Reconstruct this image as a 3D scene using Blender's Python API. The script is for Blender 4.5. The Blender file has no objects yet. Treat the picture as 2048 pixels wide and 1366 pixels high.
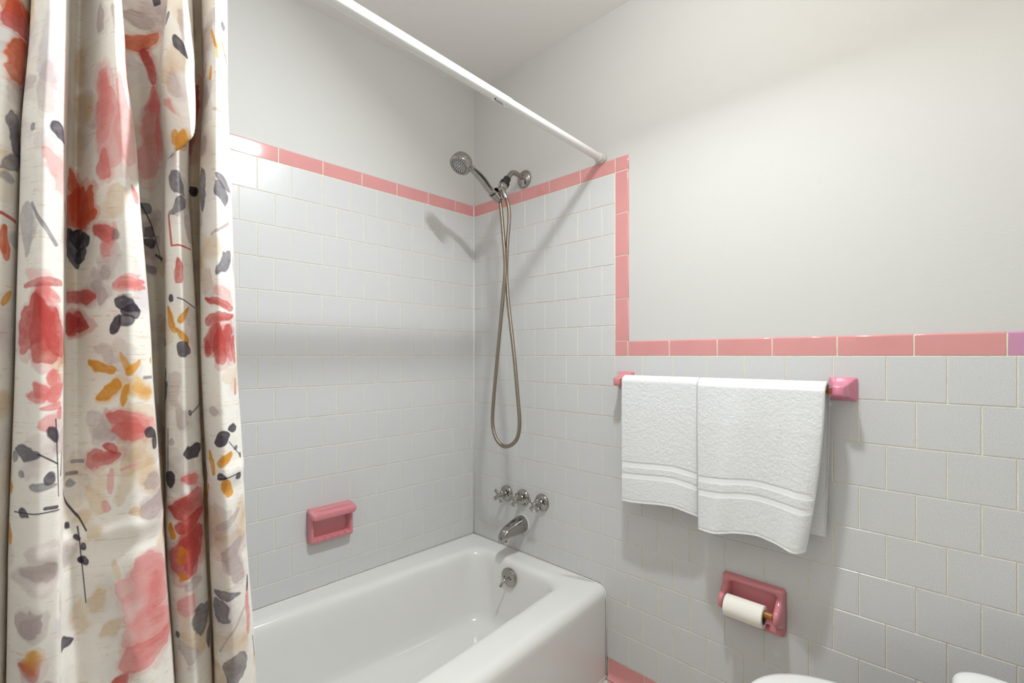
import bpy, bmesh, math, random
import numpy as np
from mathutils import Vector, Matrix

sc = bpy.context.scene
COL = sc.collection
random.seed(4)
RNG = np.random.default_rng(11)
P = 0.1095            # pitch of the 4 1/4 inch wall tiles
ZC = 1.165            # height of the lens, the level that all fixture heights are measured from
CEIL = 2.412
PI = math.pi

# ------------------------------------------------------------------ camera, light, exposure
cd = bpy.data.cameras.new('camera'); cam = bpy.data.objects.new('camera', cd); COL.objects.link(cam)
cam.location = (-1.4619, -1.6851, ZC); cam.rotation_euler = (PI / 2, 0, -0.795662)
cd.sensor_width = 36; cd.lens = 16.509; cd.shift_y = 0.01406; cd.clip_start = 0.01
sc.camera = cam

w = bpy.data.worlds.new('world'); sc.world = w; w.use_nodes = True
w.node_tree.nodes['Background'].inputs[0].default_value = (1, .95, .88, 1)
w.node_tree.nodes['Background'].inputs[1].default_value = 0.3

def lamp(name, kind, loc, power, color, size=.1, rot=(0, 0, 0), size_y=None):
    d = bpy.data.lights.new(name, kind); d.energy = power; d.color = color
    if kind == 'AREA':
        d.shape = 'RECTANGLE' if size_y else 'DISK'; d.size = size
        if size_y: d.size_y = size_y
    else: d.shadow_soft_size = size
    o = bpy.data.objects.new(name, d); o.location = loc; o.rotation_euler = rot; COL.objects.link(o); return o
def aim(o, d): o.rotation_euler = Vector(d).to_track_quat('-Z', 'Y').to_euler()
kl = lamp('ceiling_lamp_light', 'AREA', (-.65, -1.17, ZC + 1.155), 25.5, (.89, .96, 1.0), .11)
aim(kl, (-.50, .0, -.86))                      # tilted away from the right wall, a made-up aim to even the brightness
lamp('ceiling_lamp_fill', 'POINT', (-.65, -1.17, ZC + 1.165), 6.5, (.95, .98, 1.0), .05)      # weak fill added at the same lamp, lifts upper walls and ceiling
fl = lamp('right_wall_fill', 'AREA', (-.75, -1.78, ZC + .9), 1.2, (1, .86, .68), .35, size_y=.12)  # added warm fill washing the ceiling and upper right wall, no fixture behind it
aim(fl, (.83, .30, .45))
f2 = lamp('hallway_fill', 'AREA', (-2.1, -1.6, CEIL - .04), 4.0, (1, .80, .56), .5)  # added warm fill for the shadows through the doorway, an invented source

vs = sc.view_settings
vs.view_transform = 'Standard'; vs.look = 'None'; vs.gamma = 1.0; vs.exposure = -0.13
vs.use_curve_mapping = False

# ------------------------------------------------------------------ materials
def lin(c):
    return tuple(((v / 255) / 12.92 if v / 255 <= .04045 else ((v / 255 + .055) / 1.055) ** 2.4) for v in c)
def mat(name, rgb, rough=.5, metal=0., spec=.5, noise=None, bump=None, coat=0., linear=False):
    """noise = (scale, amount, detail) colour mottling, bump = (scale, strength, distance)"""
    m = bpy.data.materials.new(name); m.use_nodes = True
    nt = m.node_tree; b = nt.nodes['Principled BSDF']
    c = rgb if linear else lin(rgb)
    b.inputs['Base Color'].default_value = (*c, 1)
    b.inputs['Roughness'].default_value = rough; b.inputs['Metallic'].default_value = metal
    b.inputs['Specular IOR Level'].default_value = spec
    if coat: b.inputs['Coat Weight'].default_value = coat; b.inputs['Coat Roughness'].default_value = .05
    tc = nt.nodes.new('ShaderNodeTexCoord')
    geo = nt.nodes.new('ShaderNodeNewGeometry')
    if noise:
        n = nt.nodes.new('ShaderNodeTexNoise'); n.inputs['Scale'].default_value = noise[0]
        n.inputs['Detail'].default_value = noise[2] if len(noise) > 2 else 3
        nt.links.new(geo.outputs['Position'], n.inputs['Vector'])
        r = nt.nodes.new('ShaderNodeMapRange')
        r.inputs['From Min'].default_value = .3; r.inputs['From Max'].default_value = .7
        r.inputs['To Min'].default_value = 1 - noise[1]; r.inputs['To Max'].default_value = 1 + noise[1] * .6
        nt.links.new(n.outputs['Fac'], r.inputs['Value'])
        mx = nt.nodes.new('ShaderNodeMix'); mx.data_type = 'RGBA'; mx.blend_type = 'MULTIPLY'
        mx.inputs['Factor'].default_value = 1; mx.inputs['A'].default_value = (*c, 1)
        nt.links.new(r.outputs['Result'], mx.inputs['B']); nt.links.new(mx.outputs['Result'], b.inputs['Base Color'])
    if bump:
        n2 = nt.nodes.new('ShaderNodeTexNoise'); n2.inputs['Scale'].default_value = bump[0]; n2.inputs['Detail'].default_value = 3
        nt.links.new(geo.outputs['Position'], n2.inputs['Vector'])
        bp = nt.nodes.new('ShaderNodeBump'); bp.inputs['Strength'].default_value = bump[1]; bp.inputs['Distance'].default_value = bump[2]
        nt.links.new(n2.outputs['Fac'], bp.inputs['Height']); nt.links.new(bp.outputs['Normal'], b.inputs['Normal'])
    return m

M_paint = mat('wall_paint', (210, 208, 204), .6, spec=.3, bump=(260, .12, .002))
M_white = mat('white_wall_paint', (238, 237, 234), .7, spec=.3, bump=(260, .1, .002))
M_ceil = mat('ceiling_paint', (240, 237, 233), .8, spec=.2, bump=(200, .1, .002))
M_tile = mat('grey_speckled_glaze', (215, 214, 213), .26, spec=.4, noise=(520, .17, 2), bump=(700, .05, .0004))
M_grout = mat('cream_grout', (240, 233, 212), .85, noise=(60, .08))
M_caulk = mat('white_caulk', (232, 231, 226), .6, noise=(80, .04))
M_pink = mat('pink_glaze', (219, 152, 150), .09, spec=.55, noise=(14, .03))
M_pink2 = mat('pink_glaze_deep', (213, 134, 140), .09, spec=.55, noise=(14, .03))
M_mauve = mat('mauve_glaze', (205, 146, 176), .09, spec=.55, noise=(14, .03))
M_tub = mat('white_enamel', (229, 227, 223), .13, spec=.5, noise=(6, .01))
M_chrome = mat('worn_chrome', (168, 165, 160), .12, 1.0)
M_hose = mat('dull_steel_hose', (150, 138, 124), .28, 1.0)
M_black = mat('black_rubber', (28, 28, 28), .55)
M_dark = mat('dark_recess', (20, 20, 20), .6)
M_rod = mat('white_powder_coat', (226, 225, 222), .25, spec=.4)
M_cap = mat('rod_end_rubber', (206, 204, 198), .5)
M_wood = mat('varnished_wood', (168, 104, 38), .35, noise=(90, .18))
M_bar = mat('amber_brown_bar', (150, 84, 52), .25, noise=(40, .1))
M_paper = mat('tissue_paper', (246, 241, 231), .9, spec=.1, bump=(300, .2, .001))
M_card = mat('brown_cardboard', (120, 96, 74), .9)
M_porc = mat('white_porcelain', (238, 237, 234), .08)
M_door = mat('white_trim_paint', (232, 230, 226), .4)

# ------------------------------------------------------------------ mesh helpers
def link(name, me, m, parent=None, smooth=False, angle=None):
    o = bpy.data.objects.new(name, me); COL.objects.link(o)
    if m is not None and not me.materials: me.materials.append(m)
    if smooth:
        me.polygons.foreach_set('use_smooth', [True] * len(me.polygons))
        if angle is not None: me.set_sharp_from_angle(angle=math.radians(angle))
    if parent: o.parent = parent
    return o
def mesh(name, v, f):
    me = bpy.data.meshes.new(name); me.from_pydata([tuple(p) for p in v], [], f); me.update(); return me
def fixn(me):
    bm = bmesh.new(); bm.from_mesh(me); bmesh.ops.recalc_face_normals(bm, faces=bm.faces); bm.to_mesh(me); bm.free(); return me
def struct(o): o['kind'] = 'structure'; return o
def tag(o, label, cat, group=None):
    o['label'] = label; o['category'] = cat
    if group: o['group'] = group
    return o
def thing(name, label, cat, loc=(0, 0, 0), group=None):
    o = bpy.data.objects.new(name, None); COL.objects.link(o); o.location = loc; o.empty_display_size = .03
    return tag(o, label, cat, group)

class Geo:
    """collects simple solids into one mesh"""
    def __init__(s): s.v = []; s.f = []
    def add(s, v, f):
        k = len(s.v); s.v += [tuple(p) for p in v]; s.f += [[i + k for i in q] for q in f]; return s
    def box(s, a, b):
        (x0, y0, z0), (x1, y1, z1) = a, b
        v = [(x, y, z) for z in (z0, z1) for y in (y0, y1) for x in (x0, x1)]
        return s.add(v, [(0, 2, 3, 1), (4, 5, 7, 6), (0, 1, 5, 4), (2, 6, 7, 3), (0, 4, 6, 2), (1, 3, 7, 5)])
    def rings(s, R, cap0=True, cap1=True, closed=True):
        n = len(R[0]); v = [p for r in R for p in r]; f = []
        for i in range(len(R) - 1):
            for j in range(n if closed else n - 1):
                j2 = (j + 1) % n
                f.append((i * n + j, i * n + j2, (i + 1) * n + j2, (i + 1) * n + j))
        if cap0: f.append(tuple(range(n))[::-1])
        if cap1: f.append(tuple((len(R) - 1) * n + j for j in range(n)))
        return s.add(v, f)
    def lathe(s, p, d, prof, n=32, caps=True):
        """prof = (distance along d, radius)"""
        p = Vector(p); d = Vector(d).normalized(); a = d.orthogonal().normalized(); b = d.cross(a)
        R = [[p + d * h + (a * math.cos(2 * PI * k / n) + b * math.sin(2 * PI * k / n)) * r for k in range(n)] for h, r in prof]
        return s.rings(R, caps, caps)
    def tube(s, pts, rad, n=14, caps=True):
        pts = [Vector(p) for p in pts]; N = len(pts)
        rad = rad if hasattr(rad, '__len__') else [rad] * N
        t0 = (pts[1] - pts[0]).normalized(); a = t0.orthogonal().normalized(); R = []
        for i, p in enumerate(pts):
            t = (pts[min(i + 1, N - 1)] - pts[max(i - 1, 0)]).normalized()
            a = (a - t * a.dot(t)).normalized(); b = t.cross(a)
            R.append([p + (a * math.cos(2 * PI * k / n) + b * math.sin(2 * PI * k / n)) * rad[i] for k in range(n)])
        return s.rings(R, caps, caps)
    def build(s, name, m, parent=None, smooth=False, angle=None, bevel=None, fix=True):
        me = mesh(name, s.v, s.f)
        if fix: fixn(me)
        o = link(name, me, m, parent, smooth, angle)
        if bevel:
            b = o.modifiers.new('bevel', 'BEVEL'); b.width = bevel; b.segments = 3; b.limit_method = 'ANGLE'; b.angle_limit = math.radians(35)
            b.harden_normals = False
            me.polygons.foreach_set('use_smooth', [True] * len(me.polygons))
            o.modifiers.new('wn', 'WEIGHTED_NORMAL')
        return o

def spline(pts, n):
    """Catmull-Rom through the points, n samples per span"""
    Q = [np.array(p, float) for p in pts]; Q = [2 * Q[0] - Q[1]] + Q + [2 * Q[-1] - Q[-2]]; out = []
    for i in range(1, len(Q) - 2):
        a, b, c, d = Q[i - 1:i + 3]
        for k in range(n):
            t = k / n
            out.append(.5 * ((2 * b) + (c - a) * t + (2 * a - 5 * b + 4 * c - d) * t * t + (3 * b - a - 3 * c + d) * t ** 3))
    out.append(Q[-2]); return out
def rpoly(corners, radii, nc=10, ne=8):
    """rounded polygon in 2D, fixed number of points"""
    n = len(corners); out = []
    C = [np.array(c, float) for c in corners]; arcs = []
    for i in range(n):
        p, q, r_ = C[i - 1], C[i], C[(i + 1) % n]
        u = (p - q) / np.linalg.norm(p - q); v = (r_ - q) / np.linalg.norm(r_ - q)
        ang = math.acos(max(-1, min(1, float(u @ v)))); d = radii[i] / math.tan(ang / 2)
        a, b = q + u * d, q + v * d; o = q + (u + v) / np.linalg.norm(u + v) * (radii[i] / math.sin(ang / 2))
        va, vb = a - o, b - o; a0 = math.atan2(va[1], va[0]); a1 = math.atan2(vb[1], vb[0]); da = (a1 - a0 + PI) % (2 * PI) - PI
        arcs.append([o + radii[i] * np.array((math.cos(a0 + da * k / nc), math.sin(a0 + da * k / nc))) for k in range(nc + 1)])
    for i in range(n):
        out += arcs[i]; s, e = arcs[i][-1], arcs[(i + 1) % n][0]
        out += [s + (e - s) * k / ne for k in range(1, ne)]
    return out
def rrect(w, h, r, cx=0, cy=0, nc=6, ne=2):
    return rpoly([(cx - w / 2, cy - h / 2), (cx + w / 2, cy - h / 2), (cx + w / 2, cy + h / 2), (cx - w / 2, cy + h / 2)], [r] * 4, nc, ne)

# ------------------------------------------------------------------ the room
XL, YF, HX = -1.537, -2.02, -2.65     # left wall, front wall (behind the lens), far side of the hallway
G_ = .005                             # the paint lies this far behind the tile faces
DY0, DY1, DH = -1.97, -1.22, 2.03     # doorway in the left wall

floor = struct(Geo().box((HX - .1, YF - .1, -.1), (.1, .1, -.006)).build('floor', M_grout))
struct(Geo().box((HX - .1, YF - .1, CEIL), (.1, .1, CEIL + .1)).build('ceiling', M_ceil))
wall_back = struct(Geo().box((XL - .1, G_, 0), (.1, .1, CEIL)).build('wall_back', M_paint))
wall_right = struct(Geo().box((G_, YF - .1, 0), (.1, G_, CEIL)).build('wall_right', M_paint))
struct(Geo().box((HX, YF - .1, 0), (G_, YF, CEIL)).build('wall_front', M_paint))
g = Geo(); g.box((XL - .1, DY1, 0), (XL, G_, CEIL)).box((XL - .1, YF, 0), (XL, DY0, CEIL)).box((XL - .1, DY0, DH), (XL, DY1, CEIL))
wall_left = struct(g.build('wall_left', M_paint))
g = Geo(); g.box((HX - .1, YF - .1, 0), (HX, .1, CEIL)).box((HX, -.45, 0), (XL - .1, -.4, CEIL))
struct(g.build('wall_hallway', M_paint))
g = Geo()
g.box((XL - .105, DY0, 0), (XL + .004, DY0 + .018, DH)).box((XL - .105, DY1 - .018, 0), (XL + .004, DY1, DH)).box((XL - .105, DY0, DH - .018), (XL + .004, DY1, DH))
struct(g.build('trim_1', M_door, bevel=.002))

# ---- tiles: one bevelled mesh per size, shared
_cache = {}
def slab_mesh(wd, ht, dep, rad, nseg, key=None):
    """tile with its face at local y=0 looking along -y; rad = edge radius left, right, bottom, top"""
    k = (round(wd, 4), round(ht, 4), dep, rad, nseg, key)
    if k in _cache: return _cache[k]
    Rm = max(rad); rings = []
    for i in range(nseg + 1):
        th = PI / 2 * i / nseg; c = 1 - math.cos(PI / 2 - th); y = Rm * (1 - math.sin(PI / 2 - th))
        # c runs 1 -> 0 : inset of the ring
        l, r, b, t = [q * (1 - math.sin(th)) for q in rad]
        yy = Rm * (1 - math.cos(th))
        rings.append([(-wd / 2 + l, yy, -ht / 2 + b), (wd / 2 - r, yy, -ht / 2 + b), (wd / 2 - r, yy, ht / 2 - t), (-wd / 2 + l, yy, ht / 2 - t)])
    rings.append([(-wd / 2, dep, -ht / 2), (wd / 2, dep, -ht / 2), (wd / 2, dep, ht / 2), (-wd / 2, dep, ht / 2)])
    g = Geo(); g.rings(rings, True, False)
    me = mesh('tile', g.v, g.f); fixn(me); _cache[k] = me; return me
JT = .0025
def tile(wall, a0, a1, z0, z1, m, name='tile', rad=(.0009,) * 4, nseg=1, dep=.0055, smooth=False, jit=True, lab=None):
    wd, ht = a1 - a0 - JT, z1 - z0 - JT
    if wd < .003: return
    me = slab_mesh(wd, ht, dep, rad, nseg, m.name)
    o = bpy.data.objects.new(name, me)
    if not me.materials:
        me.materials.append(m)
        if smooth: me.polygons.foreach_set('use_smooth', [True] * len(me.polygons))
    COL.objects.link(o)
    c = (a0 + a1) / 2; z = (z0 + z1) / 2 + ZC
    jx, jz = ((random.uniform(-1, 1) * .0022, random.uniform(-1, 1) * .0022) if jit else (0, 0))
    if wall is wall_back: o.location = (-c, 0, z); o.rotation_euler = (jx, 0, jz)
    elif wall is wall_right: o.location = (0, -c, z); o.rotation_euler = (jx, 0, -PI / 2 + jz)
    else: o.location = (XL + G_, -c, z); o.rotation_euler = (jx, 0, PI / 2 + jz)
    o.parent = wall
    if smooth: o.modifiers.new('wn', 'WEIGHTED_NORMAL')
    if lab: o['label'] = lab
    return o
def course(wall, first, end, z0, z1, m=M_tile):
    a = 0.0; b = first
    while a < end - 1e-4:
        b = min(b, end); tile(wall, a, b, z0, z1, m); a, b = b, b + P
RIM = -.839
WA = 1.537 - G_
# back wall: 6 courses above the lens level, 7 and a cut one below
for r in range(6, -8, -1):
    i = 6 - r; z1 = r * P; z0 = z1 - P if r > -7 else RIM + .002
    course(wall_back, (.62 if i % 2 == 0 else .12) * P, WA, z0, z1)
    if i < 14:
        course(wall_left, (.5 if i % 2 == 0 else 1.) * P, .74, z0, z1)
TW = 7.03 * P; TE = 7.53 * P
for r in range(6, -10, -1):
    i = 6 - r; z1 = r * P; z0 = z1 - P
    first = (1.02 if i % 2 == 0 else .53) * P
    if r > 0: course(wall_right, first, TW, z0, z1)
    else:
        if z0 < RIM and z1 > RIM:      # the course that meets the tub rim: cut over the tub, whole in front of it
            course(wall_right, first, 6.53 * P if i % 2 else 6.02 * P, RIM + .002, z1)
            a = 6.53 * P if i % 2 else 6.02 * P
        elif z1 <= RIM: a = 6.02 * P if i % 2 == 0 else 6.53 * P
        else: a = None
        if a is None: course(wall_right, first, -YF, z0, z1)
        else:
            while a < -YF - 1e-4:
                tile(wall_right, a, min(a + P, -YF), z0, z1, M_tile); a += P
# pink 6 x 2 trim
TH = .49 * P
RT = dict(name='trim_tile', nseg=4, smooth=True)
js = [0, 1.0, 2.37, 3.79, 5.2, 6.6, 8.0, 9.4, 10.8, 12.2, 13.6, WA / P]
for a, b in zip(js[:-1], js[1:]): tile(wall_back, a * P, b * P, 6 * P, 6 * P + TH, M_pink, rad=(.001, .001, .001, .005), **RT)
js = [0, 1.48, 2.81, 4.23, 5.63, 7.03]
for a, b in zip(js[:-1], js[1:]): tile(wall_right, a * P, b * P, 6 * P, 6 * P + TH, M_pink, rad=(.001, .001, .001, .005), **RT)
tile(wall_right, TW, TE, 6 * P, 6 * P + TH, M_pink, rad=(.001, .005, .001, .005), **RT)
jz = [6.0, 4.64, 3.26, 1.86, .49]
for t, b in zip(jz[:-1], jz[1:]): tile(wall_right, TW, TE, b * P, t * P, M_pink, rad=(.001, .005, .001, .001), **RT)
tile(wall_right, TW, 7.5 * P, 0, TH, M_pink, rad=(.001,) * 4, **RT)
js = [7.5, 8.9, 10.31, 11.7, 13.1, 14.49, 15.88, 17.28, -YF / P]
for a, b in zip(js[:-1], js[1:]):
    last = a > 15.8
    tile(wall_right, a * P, b * P, 0, TH, M_mauve if last else M_pink, rad=(.001, .001, .001, .005), lab='mauve pink trim tile' if last else None, **RT)
js = [0, 1.4, 2.8, 4.2, 5.6, .74 / P]
for a, b in zip(js[:-1], js[1:]): tile(wall_left, a * P, b * P, 6 * P, 6 * P + TH, M_pink, rad=(.001, .001, .001, .005), **RT)
# pink cove base in front of the tub
base = Geo()
bb = struct(Geo().box((.0015, YF, 0), (G_ + .002, -.74, ZC - 10 * P)).build('baseboard_right', M_grout))
js = [.742, 8.08 * P, 9.48 * P, 10.88 * P, 12.28 * P, 13.68 * P, 15.08 * P, 16.48 * P, 17.88 * P, -YF]
for a, b in zip(js[:-1], js[1:]):
    prof = [(.004, .07), (0, .069), (0, .024), (-.002, .014), (-.007, .006), (-.014, .001), (-.014, -.004), (.004, -.004)]
    g = Geo(); g.rings([[(x, y, z) for x, z in prof] for y in (-a - JT / 2, -b + JT / 2)])
    g.build('cove_tile', M_pink2 if False else M_pink, bb, smooth=True, angle=40)
# grout beds behind the tiles
g = Geo().box((-WA, .0016, RIM + ZC - .02), (0, G_ + .01, ZC + 6 * P + TH - .004)); g.build('grout', M_grout, wall_back)
g = Geo().box((.0016, -TE + .004, ZC + TH - .004), (G_ + .01, 0, ZC + 6 * P + TH - .004)).box((.0016, YF, ZC - 10 * P), (G_ + .01, 0, ZC + TH - .004)); g.build('grout', M_grout, wall_right)
g = Geo().box((XL - .01, -.736, RIM + ZC - .02), (XL + G_ - .0016, 0, ZC + 6 * P + TH - .004)); g.build('grout', M_grout, wall_left)
g = Geo().tube([(-.0012, -.0012, RIM + ZC + .004), (-.0012, -.0012, ZC + 6 * P + TH)], .0036, 8); g.build('caulk_bead', M_caulk, wall_back, smooth=True)
# mosaic floor: single pieces where they can be told apart, the rest joined
g = Geo(); mp = .0265; cols_ = [M_m1, M_m2, M_m3] = [mat('mosaic_white', (214, 208, 200), .4), mat('mosaic_grey', (176, 170, 166), .4), mat('mosaic_pink', (208, 176, 168), .4)]
mos = [slab_mesh(mp - .002, mp - .002, .005, (.001,) * 4, 1, 'mosaic%d' % i) for i in range(3)]
for i in range(3): mos[i].materials.append(cols_[i])
ny = int((-YF - .72) / mp); nx = int(1.53 / mp)
for i in range(nx):
    for j in range(ny):
        x = -.016 - (i + .5) * mp; y = -.73 - (j + .5) * mp
        if y < YF + .02: continue
        if i < 10 and j < 14:
            o = bpy.data.objects.new('mosaic_tile', random.choice(mos)); COL.objects.link(o)
            o.location = (x, y, 0); o.rotation_euler = (-PI / 2, 0, 0); o.parent = floor
        else:
            h = mp / 2 - .001; g.add([(x - h, y - h, 0), (x + h, y - h, 0), (x + h, y + h, 0), (x - h, y + h, 0), (x - h, y - h, -.005), (x + h, y - h, -.005), (x + h, y + h, -.005), (x - h, y + h, -.005)],
                  [(0, 1, 2, 3), (0, 4, 5, 1), (1, 5, 6, 2), (2, 6, 7, 3), (3, 7, 4, 0)])
mf = g.build('mosaic_field', M_m1, floor, fix=False); mf['kind'] = 'stuff'

# ------------------------------------------------------------------ bathtub
ZR = ZC + RIM
tub = thing('bathtub', 'white enamel bathtub built in along the tiled back wall under the shower', 'bathtub', (-.77, -.40, 0))
def rel(o, root=None):
    """parts are modelled in room coordinates; hang them under their thing without moving them"""
    r = root or o.parent
    if r.parent is None: o.matrix_parent_inverse = Matrix.Translation(-r.location)
    return o
def outer(ins, z):
    return [(p[0], p[1], z) for p in rpoly([(-.0015, -.0015), (-1.53, -.0015), (-1.53, -.786 + ins), (-.62, -.774 + ins), (-.0015, -.734 + ins)], [.004, .004, .006, .3, .006], 10, 8)]
def inner(dr, db, dl, df, z, rad):
    return [(p[0], p[1], z) for p in rpoly([(-.080 - dr, -.128 - db), (-1.44 + dl, -.055 - db), (-1.44 + dl, -.712 + df), (-.62, -.652 + df), (-.080 - dr, -.606 + df)], [rad[0], rad[1], rad[2], .5, rad[3]], 10, 8)]
R = [outer(.0, 0), outer(0, .06), outer(0, ZR - .045)]
for k in range(1, 9):
    th = PI / 2 * k / 8; R.append(outer(.036 * (1 - math.cos(th)), ZR - .036 + .036 * math.sin(th)))
rr = (.07, .12, .12, .085)
R.append(inner(-.022, -.022, -.022, -.022, ZR + .0005, rr))
for d, z in ((-.012, 0), (-.004, -.0015), (.004, -.005), (.011, -.012), (.016, -.022), (.020, -.04)):
    R.append(inner(d, d, d, d, ZR + z, rr))
R.append(inner(.026, .030, .07, .030, ZR - .09, (.08, .13, .13, .09)))
R.append(inner(.034, .042, .15, .042, ZR - .17, (.09, .14, .14, .10)))
R.append(inner(.042, .052, .21, .052, ZR - .23, (.10, .14, .14, .10)))
R.append(inner(.050, .060, .25, .060, ZR - .255, (.10, .14, .14, .10)))
R.append(inner(.066, .076, .28, .076, ZR - .270, (.10, .14, .14, .10)))
R.append(inner(.10, .105, .31, .105, ZR - .276, (.10, .12, .12, .10)))
R.append(inner(.20, .18, .40, .18, ZR - .279, (.05, .05, .05, .05)))
g = Geo(); g.rings(R, False, True)
rel(g.build('tub_shell', M_tub, tub, smooth=True, angle=60))
# caulk where the tub meets the tiles
e_ = .0029
g = Geo(); g.tube([(-1.52, -e_, ZR + .0005), (-e_, -e_, ZR + .0005)], .0022, 8).tube([(-e_, -.006, ZR + .0005), (-e_, -.700, ZR + .0005), (-e_, -.722, ZR - .006), (-e_, -.732, ZR - .02), (-e_, -.7365, ZR - .05), (-e_, -.7365, .004)], .0022, 8)
g.tube([(-.004, -.7365, .0012), (-.62, -.7765, .0012), (-1.5, -.788, .0012)], .005, 8)
rel(g.build('caulk_bead', M_caulk, tub, smooth=True))
# overflow plate with its trip lever, on the inner end wall below the spout
ox, oy, oz = -.1085, -.345, ZC - .897
g = Geo(); g.lathe((ox + .006, oy, oz), (-1, 0, -.06), [(0, .036), (.006, .0385), (.012, .0385), (.0155, .036), (.017, .033), (.0172, 0.0001)], 40)
op = rel(g.build('overflow_plate', M_chrome, tub, smooth=True, angle=30)); op['label'] = 'round chrome overflow plate'
xf = ox + .006 - .0175
g = Geo(); g.tube([(xf + .002, oy, oz), (xf - .014, oy, oz - .002), (xf - .028, oy + .004, oz - .014), (xf - .034, oy + .007, oz - .026)], [.0035, .0035, .0045, .006], 12)
rel(g.build('trip_lever', M_chrome, op, smooth=True, angle=60))
for s in (-1, 1):
    g = Geo(); g.lathe((xf + .002, oy + s * .018, oz), (-1, 0, 0), [(0, .0032), (.002, .0032), (.0025, .0015), (.0025, .0001)], 12)
    rel(g.build('screw', M_dark, op, smooth=True))

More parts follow.
